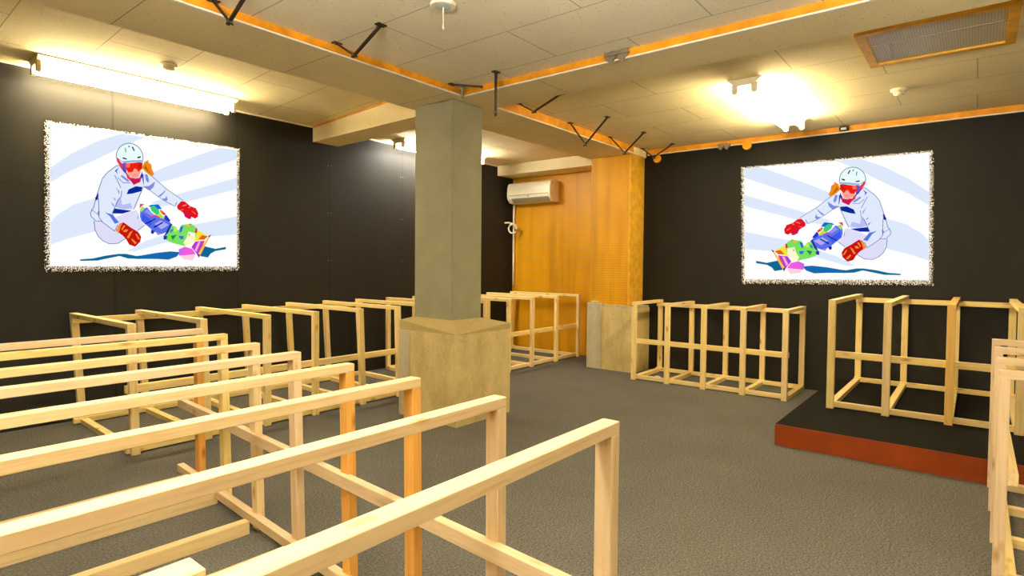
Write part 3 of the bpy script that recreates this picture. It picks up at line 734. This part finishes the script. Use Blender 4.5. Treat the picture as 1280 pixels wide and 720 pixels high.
# ------------------------------------------------------------------ pine racks
def rack(name, label, loc, rotz, frames, D, group=None, rear_lean=0.0, mid=(0.36, 0.405), H=0.768, ext=(0.0, 0.0), w=0.045, tints=None, th=0.030, pale=False, base_z=0.0, rails=True, rear=True, seed=1):
    """frames: list of (s, d_front) along local x; depth is local +y"""
    R = random.Random(seed)
    root = empty(name, label, 'rack', loc, rotz, group)
    tp = 0.034
    n = len(frames)
    def tint():
        q = R.random()
        a, b_ = (PALE, YELLOW)
        f_ = q * 0.5 if pale else 0.45 + q * 0.55
        c_ = [a[i] * (1 - f_) + b_[i] * f_ for i in range(3)]
        return (*c_, 1)
    def piece(nm, bm, ax, col=None):
        return build(nm, bm, PINE[ax], root, color=col or tint(), bevel=0.0015)
    for i, fr in enumerate(frames):
        s, f = fr[0], fr[1]
        sb = fr[2] if len(fr) > 2 else s          # foot of the post (posts lean a little)
        col = tints.get(i) if tints else None
        h = w / 2
        bm = bmesh.new()
        hexa(bm, [(sb - h, f, 0), (sb + h, f, 0), (sb + h, f + tp, 0), (sb - h, f + tp, 0)],
             [(s - h, f, H - th), (s + h, f, H - th), (s + h, f + tp, H - th), (s - h, f + tp, H - th)])
        piece('post', bm, 2, col)
        ls = s + rear_lean
        bm = bmesh.new()
        hexa(bm, [(ls - h, D - tp, 0), (ls + h, D - tp, 0), (ls + h, D, 0), (ls - h, D, 0)],
             [(s - h, D - tp, H - th), (s + h, D - tp, H - th), (s + h, D, H - th), (s - h, D, H - th)])
        piece('rear_post', bm, 2)
        piece('top_rail', boxbm(s - h, s + h, f, D, H - th, H), 1, col if col and col != ORANGE else None)
        bm = bmesh.new()
        fa, da = f + tp + (0.034 if rails else 0), D - tp - (0.034 if rails else 0)
        hexa(bm, [(sb - h, fa, 0), (sb + h, fa, 0), (ls + h, da, 0), (ls - h, da, 0)],
             [(sb - h, fa, 0.036 + base_z), (sb + h, fa, 0.036 + base_z), (ls + h, da, 0.036 + base_z), (ls - h, da, 0.036 + base_z)])
        piece('base_member', bm, 1)
    s0, f0 = frames[0][0] - w / 2 - ext[0], frames[0][1]
    s1, f1 = frames[-1][0] + w / 2 + ext[1], frames[-1][1]
    def along(nm, fa, fb, z0, z1, t_):
        bm = bmesh.new()
        hexa(bm, [(s0, fa, z0), (s1, fb, z0), (s1, fb + t_, z0), (s0, fa + t_, z0)],
             [(s0, fa, z1), (s1, fb, z1), (s1, fb + t_, z1), (s0, fa + t_, z1)])
        piece(nm, bm, 0)
    if rails:
        along('middle_rail', f0 + tp, f1 + tp, mid[0], mid[1], 0.03)
        along('base_rail', f0 + tp, f1 + tp, 0.008 + base_z * 1.4, 0.045 + base_z * 1.4, 0.034)
        along('rear_base_rail', D - tp - 0.034, D - tp - 0.034, 0.008 + base_z * 1.4, 0.045 + base_z * 1.4, 0.034)
        along('rear_top_rail', D - tp - 0.03, D - tp - 0.03, H - th - 0.04, H - th, 0.03)
    return root

# rack of eight frames in the foreground, its far ends out of the picture
FY = [0.628, 0.966, 1.318, 1.673, 2.040, 2.390, 2.800, 3.100]
FX = [1.146, 1.166, 1.191, 1.212, 1.236, 1.258, 1.316, 1.334]
FB = [0.0, 0.004, 0.012, 0.022, 0.030, 0.036, 0.036, 0.020]   # the posts' feet lean a little
F0 = 1.15
rack('pine_rack', 'long foreground pine rack of eight open frames, running left out of the picture', (F0, 0, 0), math.pi / 2,
     [(y, F0 - x, y - b_) for y, x, b_ in zip(FY, FX, FB)], 1.13, mid=(0.372, 0.415), H=0.787, ext=(0.05, 0.12), w=0.042, th=0.027, pale=True, base_z=0.018,
     tints={2: ORANGE, 3: ORANGE, 7: ORANGE, 6: YELLOW, 0: PALE, 1: PALE}, seed=11)
# loose timber resting on the rack's rear rail, its cut end at the bottom edge of the picture
o = build('loose_timber', boxbm(-0.62, 0.288, 0.662, 0.703, 0.7605, 0.790), PINE[0], color=PALE, bevel=0.0015)
tag(o, 'short pale loose timber beside the nearest rail, its cut end at the bottom left', 'timber')
# along the left black wall
LX = [1.245, 1.645, 2.07, 2.445, 2.845, 3.225, 3.60]
LB = [1.262, 1.672, 2.07, 2.445, 2.872, 3.245, 3.60]
LD = 1.08
rack('pine_rack', 'long pine rack of open frames along the left wall, before the concrete column', (0, 3.79, 0), 0.0, [(a, 0.0, b_) for a, b_ in zip(LX, LB)], LD, seed=3, rear_lean=0.04)
LX2 = [3.985, 4.355, 4.72, 5.13, 5.60, 6.08]
rack('pine_rack', 'pine rack by the left wall, reaching the orange perforated wall behind the column', (0, 3.79, 0), 0.0, [(a, 0.0) for a in LX2], LD, seed=4)
# against the right wall, on the carpet
RS = [2.630, 2.285, 1.935, 1.585, 1.240]
rack('pine_rack', 'pine rack of five frames on the carpet between pillar and low platform', (5.22, 0, 0), -math.pi / 2, [(-y, 0.0) for y in RS], 0.64, seed=5)
# on the platform
PS = [0.790, 0.458, 0.118, -0.222, -0.56]
rack('pine_rack', 'deep pine rack standing on the black topped low platform', (4.60, 0, 0.131), -math.pi / 2, [(-y, 0.0) for y in PS], 1.26, seed=6, tints={2: lin((244, 200, 112))})
# seen end-on at the right edge
QS = [3.882, 3.505, 3.105, 2.72]
rack('pine_rack', 'pine rack seen end-on at the right edge, in front of the low platform', (0, -0.07, 0), math.pi, [(-x, 0.0) for x in QS], 1.0, seed=7, w=0.04, tints={0: PALE, 1: PALE, 2: PALE, 3: PALE})

# ------------------------------------------------------------------ low platform
t = empty('low_platform', 'low platform with black top and reddish brown front board, right side', 'platform', (3.925, 0.977, 0))
build('deck', boxbm(0.0, WR - 0.002 - 3.925, -2.9, 0.0, 0.006, 0.131), MAT['platform_top'], t)
build('front_board', boxbm(-0.012, 0.0, -2.9, 0.0, 0.0, 0.129), MAT['platform_red'], t)

# ------------------------------------------------------------------ wall air conditioner
AX, AY0, AY1, AZ0, AZ1 = WO, 4.195, 4.89, 1.925, 2.195
t = empty('air_conditioner', 'ivory wall air conditioner high on the orange perforated wall', 'air conditioner', (AX, (AY0 + AY1) / 2, AZ0))
hw = (AY1 - AY0) / 2
prof = [(0.0, 0.0), (0.0, 0.27), (-0.03, 0.272), (-0.15, 0.268), (-0.185, 0.25), (-0.20, 0.20), (-0.205, 0.10), (-0.195, 0.055), (-0.15, 0.012), (-0.06, 0.0)]
bm = bmesh.new(); prism(bm, prof, 1, -hw, hw)
build('housing', bm, MAT['ivory_plastic'], t, bevel=0.006)
bm = bmesh.new(); box(bm, -0.209, -0.203, -hw + 0.03, hw - 0.03, 0.098, 0.106)
build('panel_seam', bm, MAT['ivory_shade'], t)
bm = bmesh.new(); prism(bm, [(-0.203, 0.062), (-0.198, 0.050), (-0.150, 0.008), (-0.150, 0.016), (-0.192, 0.055)], 1, -hw + 0.03, hw - 0.08)
build('louver', bm, MAT['ivory_shade'], t)
bm = bmesh.new(); box(bm, -0.2085, -0.2035, -0.02, 0.01, 0.078, 0.086)
build('indicator', bm, MAT['dark_plastic'], t)
# pipe cover and coiled hose below it
bm = bmesh.new()
tube(bm, [(6.165, 4.89, 1.93), (6.165, 4.90, 1.80), (6.17, 4.905, 1.60), (6.17, 4.905, 1.2), (6.17, 4.905, 0.82)], 0.014, 8)
tag(build('drain_hose', bm, MAT['cord_white'], smooth=True), 'thin white hose running down the wall corner below the air conditioner', 'hose')
bm = bmesh.new()
rv = Vector((0.624, -0.781, 0))
cc = Vector((6.075, 4.845, 1.605))
pts = [cc - rv * 0.11 + Vector((0, 0, 0.07)), cc - rv * 0.06 + Vector((0, 0, 0.075))]
for i in range(19):
    a = i / 18 * 2.6 * math.pi
    pts.append(cc + rv * (0.052 * math.sin(a)) + Vector((0, 0, 0.062 * math.cos(a) - 0.012 * i / 18)) + Vector((-0.002, -0.0012, 0)) * i)
pts.append(cc + rv * 0.07 + Vector((0, 0, 0.03)))
tube(bm, pts, 0.011, 8)
tag(build('coiled_cord', bm, MAT['cord_white'], smooth=True), 'white cord looped on the corner under the air conditioner', 'cord')
t = empty('wall_socket', 'small wall socket low on the orange perforated wall behind a rack', 'socket', (WO, 4.60, 0.30))
build('plate', boxbm(-0.012, 0, -0.035, 0.035, -0.06, 0.06), MAT['grey_metal'], t, bevel=0.003)
build('outlet', boxbm(-0.016, -0.012, -0.02, 0.02, -0.03, 0.03), MAT['dark_plastic'], t)
bm = bmesh.new()
lathe(bm, [(0.012, 0), (0.022, 0.006), (0.02, 0.02), (0.008, 0.03)], 9, (0, 0, 0))
for v in bm.verts:
    v.co.x *= 1 + 0.35 * math.sin(v.co.y * 300); v.co.y *= 1.8
o = build('paper_scrap', bm, MAT['litter_white'], loc=(5.42, 2.46, 0.0))
tag(o, 'crumpled white scrap on the carpet under the five frame rack', 'scrap')

# ------------------------------------------------------------------ fluorescent lamps
def lamp(label, x, y, z, length, drop=0.0, mat='tube_light', group='fluorescent ceiling lamps'):
    t = empty('fluorescent_lamp', label, 'lamp', (x, y, z), 0.0, group)
    h = length / 2
    if drop:  # added fill lights: hung low, trough under the tubes throws light up
        t.location.z = z - drop
        for sx in (-0.4, 0.4):
            bm = bmesh.new(); tube(bm, [(sx * length, 0, -0.135), (sx * length, 0, drop)], 0.006, 8)
            build('fill_rod', bm, MAT['bronze_metal'], t)
    bm = bmesh.new(); prism(bm, [(-0.115, 0.0), (-0.05, -0.045), (0.05, -0.045), (0.115, 0.0)] if not drop else [(-0.16, -0.02), (-0.09, -0.16), (0.09, -0.16), (0.16, -0.02), (0.15, -0.02), (0.08, -0.13), (-0.08, -0.13), (-0.15, -0.02)], 0, -h, h)
    build('housing', bm, MAT['lamp_metal'], t)
    for yy in (-0.062, 0.062):
        bm = bmesh.new(); tube(bm, [(-h + 0.025, yy, -0.072), (h - 0.025, yy, -0.072)], 0.015, 12)
        build('tube', bm, MAT[mat], t, smooth=False)
        for sx in (-1, 1):
            bm = bmesh.new()
            x0, x1 = sorted((sx * (h - 0.024), sx * (h - 0.002)))
            prism(bm, [(yy - 0.02, -0.03), (yy + 0.02, -0.03), (yy + 0.018, -0.09), (yy, -0.098), (yy - 0.018, -0.09)], 0, x0, x1)
            build('socket', bm, MAT['lamp_metal'], t)
    return t
lamp('twin tube lamp on the ceiling above the left wall picture', 1.655, 4.745, ZL + 0.008, 1.27, mat='tube_light_strong')
lamp('twin tube lamp on the ceiling partly hidden behind the concrete column', 4.62, 4.70, ZL, 1.27, mat='tube_light_cool')
lamp('twin tube lamp on the ceiling in front of the right wall picture', 4.665, 1.235, ZB, 1.36)
lamp('twin tube lamp above the foreground rack, out of the picture', 0.35, 1.0, ZN, 1.27, mat='tube_light_soft')
lamp('added unseen fill light behind the camera on the left, brightening the ceiling', -0.75, 0.62, ZN, 1.27, 0.6, 'added_fill_up')
lamp('added unseen fill light behind the camera on the right, brightening the ceiling', 0.35, -0.85, ZN, 1.27, 0.6, 'added_fill_up')

# ------------------------------------------------------------------ small ceiling fittings
def detector(label, x, y, z, r=0.05):
    t = empty('smoke_detector', label, 'smoke detector', (x, y, z), 0.0, 'smoke detectors')
    bm = bmesh.new(); lathe(bm, [(r * 1.05, 0.0), (r * 1.05, -0.012), (r * 0.9, -0.02)], 24)
    build('base', bm, MAT['lamp_metal'], t, smooth=False)
    bm = bmesh.new(); lathe(bm, [(r * 0.62, -0.02), (r * 0.62, -0.034), (r * 0.4, -0.045)], 20)
    build('sensor', bm, MAT['lamp_metal'], t)
    bm = bmesh.new()
    for i in range(6):
        a = i * math.pi / 3
        bar(bm, (r * 0.72 * math.cos(a), r * 0.72 * math.sin(a), -0.02), (r * 0.62 * math.cos(a), r * 0.62 * math.sin(a), -0.038), 0.012, 0.004)
    build('guard', bm, MAT['lamp_metal'], t)
    return t
detector('round smoke detector on the ceiling beside the left lamp', 1.638, 4.27, 2.448)
detector('small round smoke detector on the ceiling right of the right lamp', 4.87, 0.455, ZB)
t = empty('ceiling_alarm', 'white round ceiling fitting with glass centre and short pull cord', 'ceiling fitting', (1.952, 1.985, ZN))
bm = bmesh.new(); lathe(bm, [(0.062, 0.0), (0.062, -0.006), (0.056, -0.011), (0.042, -0.011)], 28)
build('ring', bm, MAT['ivory_plastic'], t)
bm = bmesh.new(); lathe(bm, [(0.042, -0.0105), (0.03, -0.012), (0.012, -0.013)], 24)
build('lens', bm, MAT['frosted_glass'], t)
bm = bmesh.new(); tube(bm, [(0, 0, -0.012), (0.001, 0, -0.09)], 0.0025, 6); lathe(bm, [(0.002, -0.115), (0.0055, -0.108), (0.004, -0.09)], 8)
build('pull_cord', bm, MAT['cord_white'], t)

t = empty('ceiling_vent', 'long ribbed ceiling vent in an orange wooden frame, upper right', 'vent', (3.875, 0.205, ZB))
hx, hy, fw_ = 0.315, 0.337, 0.045
for a in ((-hx, hx, hy - fw_, hy), (-hx, hx, -hy, -hy + fw_), (-hx, -hx + fw_, -hy + fw_, hy - fw_), (hx - fw_, hx, -hy + fw_, hy - fw_)):
    build('frame_board', boxbm(a[0], a[1], a[2], a[3], -0.02, 0.0), MAT['yellow_wood'], t)
bm = bmesh.new(); box(bm, -hx + fw_, hx - fw_, -hy + fw_, hy - fw_, -0.008, 0.0)
build('grille', bm, MAT['ribbed_grille'], t)
bm = bmesh.new(); box(bm, -0.07, -0.06, -hy + fw_, hy - fw_, -0.011, -0.008)
build('grille_seam', bm, MAT['grey_metal'], t)

def bracket(label, a, b_, m_, z, r=0.0075, loc3=None):
    """two flat metal arms from small ceiling plates, meeting below"""
    A, B, Mm = Vector((*a, z)), Vector((*b_, z)) if b_ else None, Vector(m_)
    t = empty('ceiling_bracket', label, 'bracket', A, 0.0, 'dark metal ceiling brackets')
    for Pt in ([A, B] if B is not None else [A]):
        d = (Mm - Pt)
        bm = bmesh.new(); box(bm, Pt.x - A.x - 0.026, Pt.x - A.x + 0.026, Pt.y - A.y - 0.016, Pt.y - A.y + 0.016, -0.006, 0.0)
        build('mounting_plate', bm, MAT['bronze_metal'], t)
        bm = bmesh.new()
        end = Mm + d.normalized() * 0.02
        bar(bm, Pt - A + Vector((0, 0, -0.004)), end - A, 0.018, 0.008)
        build('arm', bm, MAT['bronze_metal'], t)
    bm = bmesh.new(); tube(bm, [Mm - A + Vector((-0.014, 0, 0)), Mm - A + Vector((0.014, 0, 0))], 0.007, 8)
    build('bolt', bm, MAT['screw_metal'], t)
    return t
bracket('dark metal bracket crossing the orange strip at top left', (1.268, 2.80), (1.326, 2.60), (1.302, 2.715, 2.235), ZN)
bracket('dark V-shaped bracket on the ceiling left of the pull cord fitting', (1.929, 2.792), (1.918, 2.399), (1.924, 2.627, 2.238), ZN)
bracket('single dark metal arm at the ceiling corner above the column', (2.842, 2.80), None, (2.93, 2.63, 2.315), ZN)
bracket('thin dark metal rod hanging straight down right of the column', (2.827, 2.402), None, (2.830, 2.402, 2.085), ZN)
bracket('dark V-shaped bracket nearest the column on its right side', (3.56, 2.79), (3.54, 2.386), (3.552, 2.638, 2.28), ZB)
bracket('second dark V-shaped bracket right of the column, hanging lowest', (4.32, 2.81), (4.33, 2.45), (4.325, 2.66, 2.165), ZB)
bracket('dark V-shaped bracket in front of the orange pillar top', (5.03, 2.81), (5.03, 2.46), (5.03, 2.655, 2.20), ZB)
bracket('dark V-shaped bracket crossing a wooden disc at the pillar top', (5.72, 2.81), (5.68, 2.46), (5.70, 2.67, 2.26), ZB)

def disc(label, y, z):
    bm = bmesh.new()
    n = 8
    poly = [(0.045 * math.cos(2 * math.pi * (i + 0.5) / n), 0.045 * math.sin(2 * math.pi * (i + 0.5) / n)) for i in range(n)]
    prism(bm, poly, 0, -0.022, 0.0)
    o = build('wooden_disc', bm, MAT['disc_wood'], loc=(WR - 0.02, y, z), bevel=0.003)
    tag(o, label, 'disc', 'wooden discs along the right wall trim')
    bm = bmesh.new(); lathe(bm, [(0.006, -0.03), (0.008, -0.022)], 10)
    return o
disc('octagonal wooden disc at the pillar top behind a bracket', 2.70, 2.268)
disc('octagonal wooden disc on the trim left of the right wall picture', 1.772, 2.30)

def cable_clip(label, loc, rotz, size=0.05):
    t = empty('cable_clamp', label, 'clamp', loc, rotz, 'grey metal clamps on the ceiling strips')
    for i, dx in enumerate((-0.35, 0.35)):
        bm = bmesh.new()
        bar(bm, (dx * size * 1.2 - size * 0.25, 0, 0.022), (dx * size * 1.2 + size * 0.25, 0, -0.028), size * 0.55, 0.014, Vector((0, 1, 0)))
        build('strap', bm, MAT['grey_metal'], t)
    bm = bmesh.new(); box(bm, -size * 0.9, size * 0.9, 0.008, 0.016, 0.0, 0.02)
    build('back_plate', bm, MAT['grey_metal'], t)
    return t
cable_clip('grey metal clamp on the right wall trim left of the second disc', (WR - 0.035, 1.99, 2.318), math.pi / 2, 0.07)
cable_clip('grey folded clamp on the orange ceiling strip, top centre right', (T2 - 0.034, 1.62, 2.316), math.pi / 2, 0.085)
cable_clip('pale folded clamp at the strip corner on top of the column', (T2 - 0.05, T1 - 0.035, 2.314), math.pi / 4, 0.06)
t = empty('trim_sensor', 'small black box on the trim above the right wall picture', 'sensor', (WR - 0.035, 0.945, 2.345))
build('body', boxbm(-0.03, 0.02, -0.035, 0.035, -0.018, 0.02), MAT['dark_plastic'], t, bevel=0.004)
build('lens', boxbm(-0.034, -0.03, -0.02, 0.02, -0.014, 0.004), MAT['frosted_glass'], t)

# ------------------------------------------------------------------ the two wall pictures, glow added to their colours
def picture(label, origin, ux, corners, mirror, edge):
    """picture panel, glow added to its print colours; origin = lower left as seen, ux = unit vector to the right as seen"""
    root = empty('glow_print', label, 'picture', origin, 0.0, 'snowboarder pictures')
    ux = Vector(ux); uz = Vector((0, 0, 1)); nz = ux.cross(uz)      # towards the room
    (al, zl), (ar, zr_), (br, zt), (bl, ztl) = corners             # lower left, lower right, upper right, upper left
    def P3(u, v, d):
        a0, a1 = al + (ar - al) * u, bl + (br - bl) * u
        z0, z1 = zl + (zr_ - zl) * u, ztl + (zt - ztl) * u
        return ux * (a0 + (a1 - a0) * v) + uz * (z0 + (z1 - z0) * v) + nz * d
    bm = bmesh.new()
    a = [bm.verts.new(P3(u, v, 0.001)) for u, v in ((0, 0), (1, 0), (1, 1), (0, 1))]
    b_ = [bm.verts.new(P3(u, v, 0.012)) for u, v in ((0, 0), (1, 0), (1, 1), (0, 1))]
    bm.faces.new(b_)
    for i in range(4):
        j = (i + 1) % 4
        bm.faces.new((a[i], a[j], b_[j], b_[i]))
    build('panel', bm, MAT['print_white_glow'], root)
    # artwork
    bm = bmesh.new(); mats, idx = [], {}
    dep = 0.0124
    for kind, col, wd, pts in ART:
        if col not in idx:
            idx[col] = len(mats)
            key = 'ink_%d_%d_%d' % col
            mats.append(MAT.get(key) or emis(key, col, 1.0))  # inks glow by themselves too, emission put in to hold their exact colour
        pts = [((1 - u) if mirror else u, v) for u, v in pts]
        dep += 0.00006
        if kind == 'f':
            vs = [bm.verts.new(P3(u, v, dep)) for u, v in pts]
            f_ = bm.faces.new(vs)
            f_.material_index = idx[col]
            f_.normal_update()
            if f_.normal.dot(nz) < 0:
                f_.normal_flip()
        else:
            W = wd * 0.0011
            for (u0_, v0_), (u1_, v1_) in zip(pts, pts[1:]):
                p, q = P3(u0_, v0_, dep), P3(u1_, v1_, dep)
                d = q - p
                if d.length < 1e-6:
                    continue
                sd = d.cross(nz).normalized() * W
                f_ = bm.faces.new([bm.verts.new(x_) for x_ in (p - sd, q - sd, q + sd, p + sd)])
                f_.material_index = idx[col]
    bmesh.ops.triangulate(bm, faces=bm.faces[:])
    build('snowboarder_artwork', bm, mats, root)
    # speckled rim
    bm = bmesh.new(); uv = bm.loops.layers.uv.new('UVMap')
    e0, e1 = edge[0], edge[1]
    inn = [P3(u, v, 0.003) for u, v in ((0, 0), (1, 0), (1, 1), (0, 1))]
    out = [inn[0] - ux * e0 - uz * e1, inn[1] + ux * e0 - uz * e1, inn[2] + ux * e0 + uz * e0 * 0.6, inn[3] - ux * e0 + uz * e0 * 0.6]
    for i in range(4):
        j = (i + 1) % 4
        f_ = bm.faces.new([bm.verts.new(p) for p in (inn[i], out[i], out[j], inn[j])])
        for lp, vv in zip(f_.loops, (0, 1, 1, 0)):
            lp[uv].uv = (0.5, vv)
        f_.normal_update()
        if f_.normal.dot(nz) < 0:
            f_.normal_flip()
    build('speckled_border', bm, MAT['speckled_edge'], root)
    return root
picture('bright picture of a crouching snowboarder on the left wall', (1.140, WL, 1.088), (1, 0, 0), ((-0.004, 0.0), (1.275, 0.002), (1.280, 0.990), (0.007, 0.970)), True, (0.034, 0.044))
picture('bright picture of a crouching snowboarder on the right wall', (WR, 1.79, 1.002), (0, -1, 0), ((0.018, 0.0), (1.483, 0.027), (1.460, 1.071), (-0.012, 1.079)), False, (0.036, 0.050))
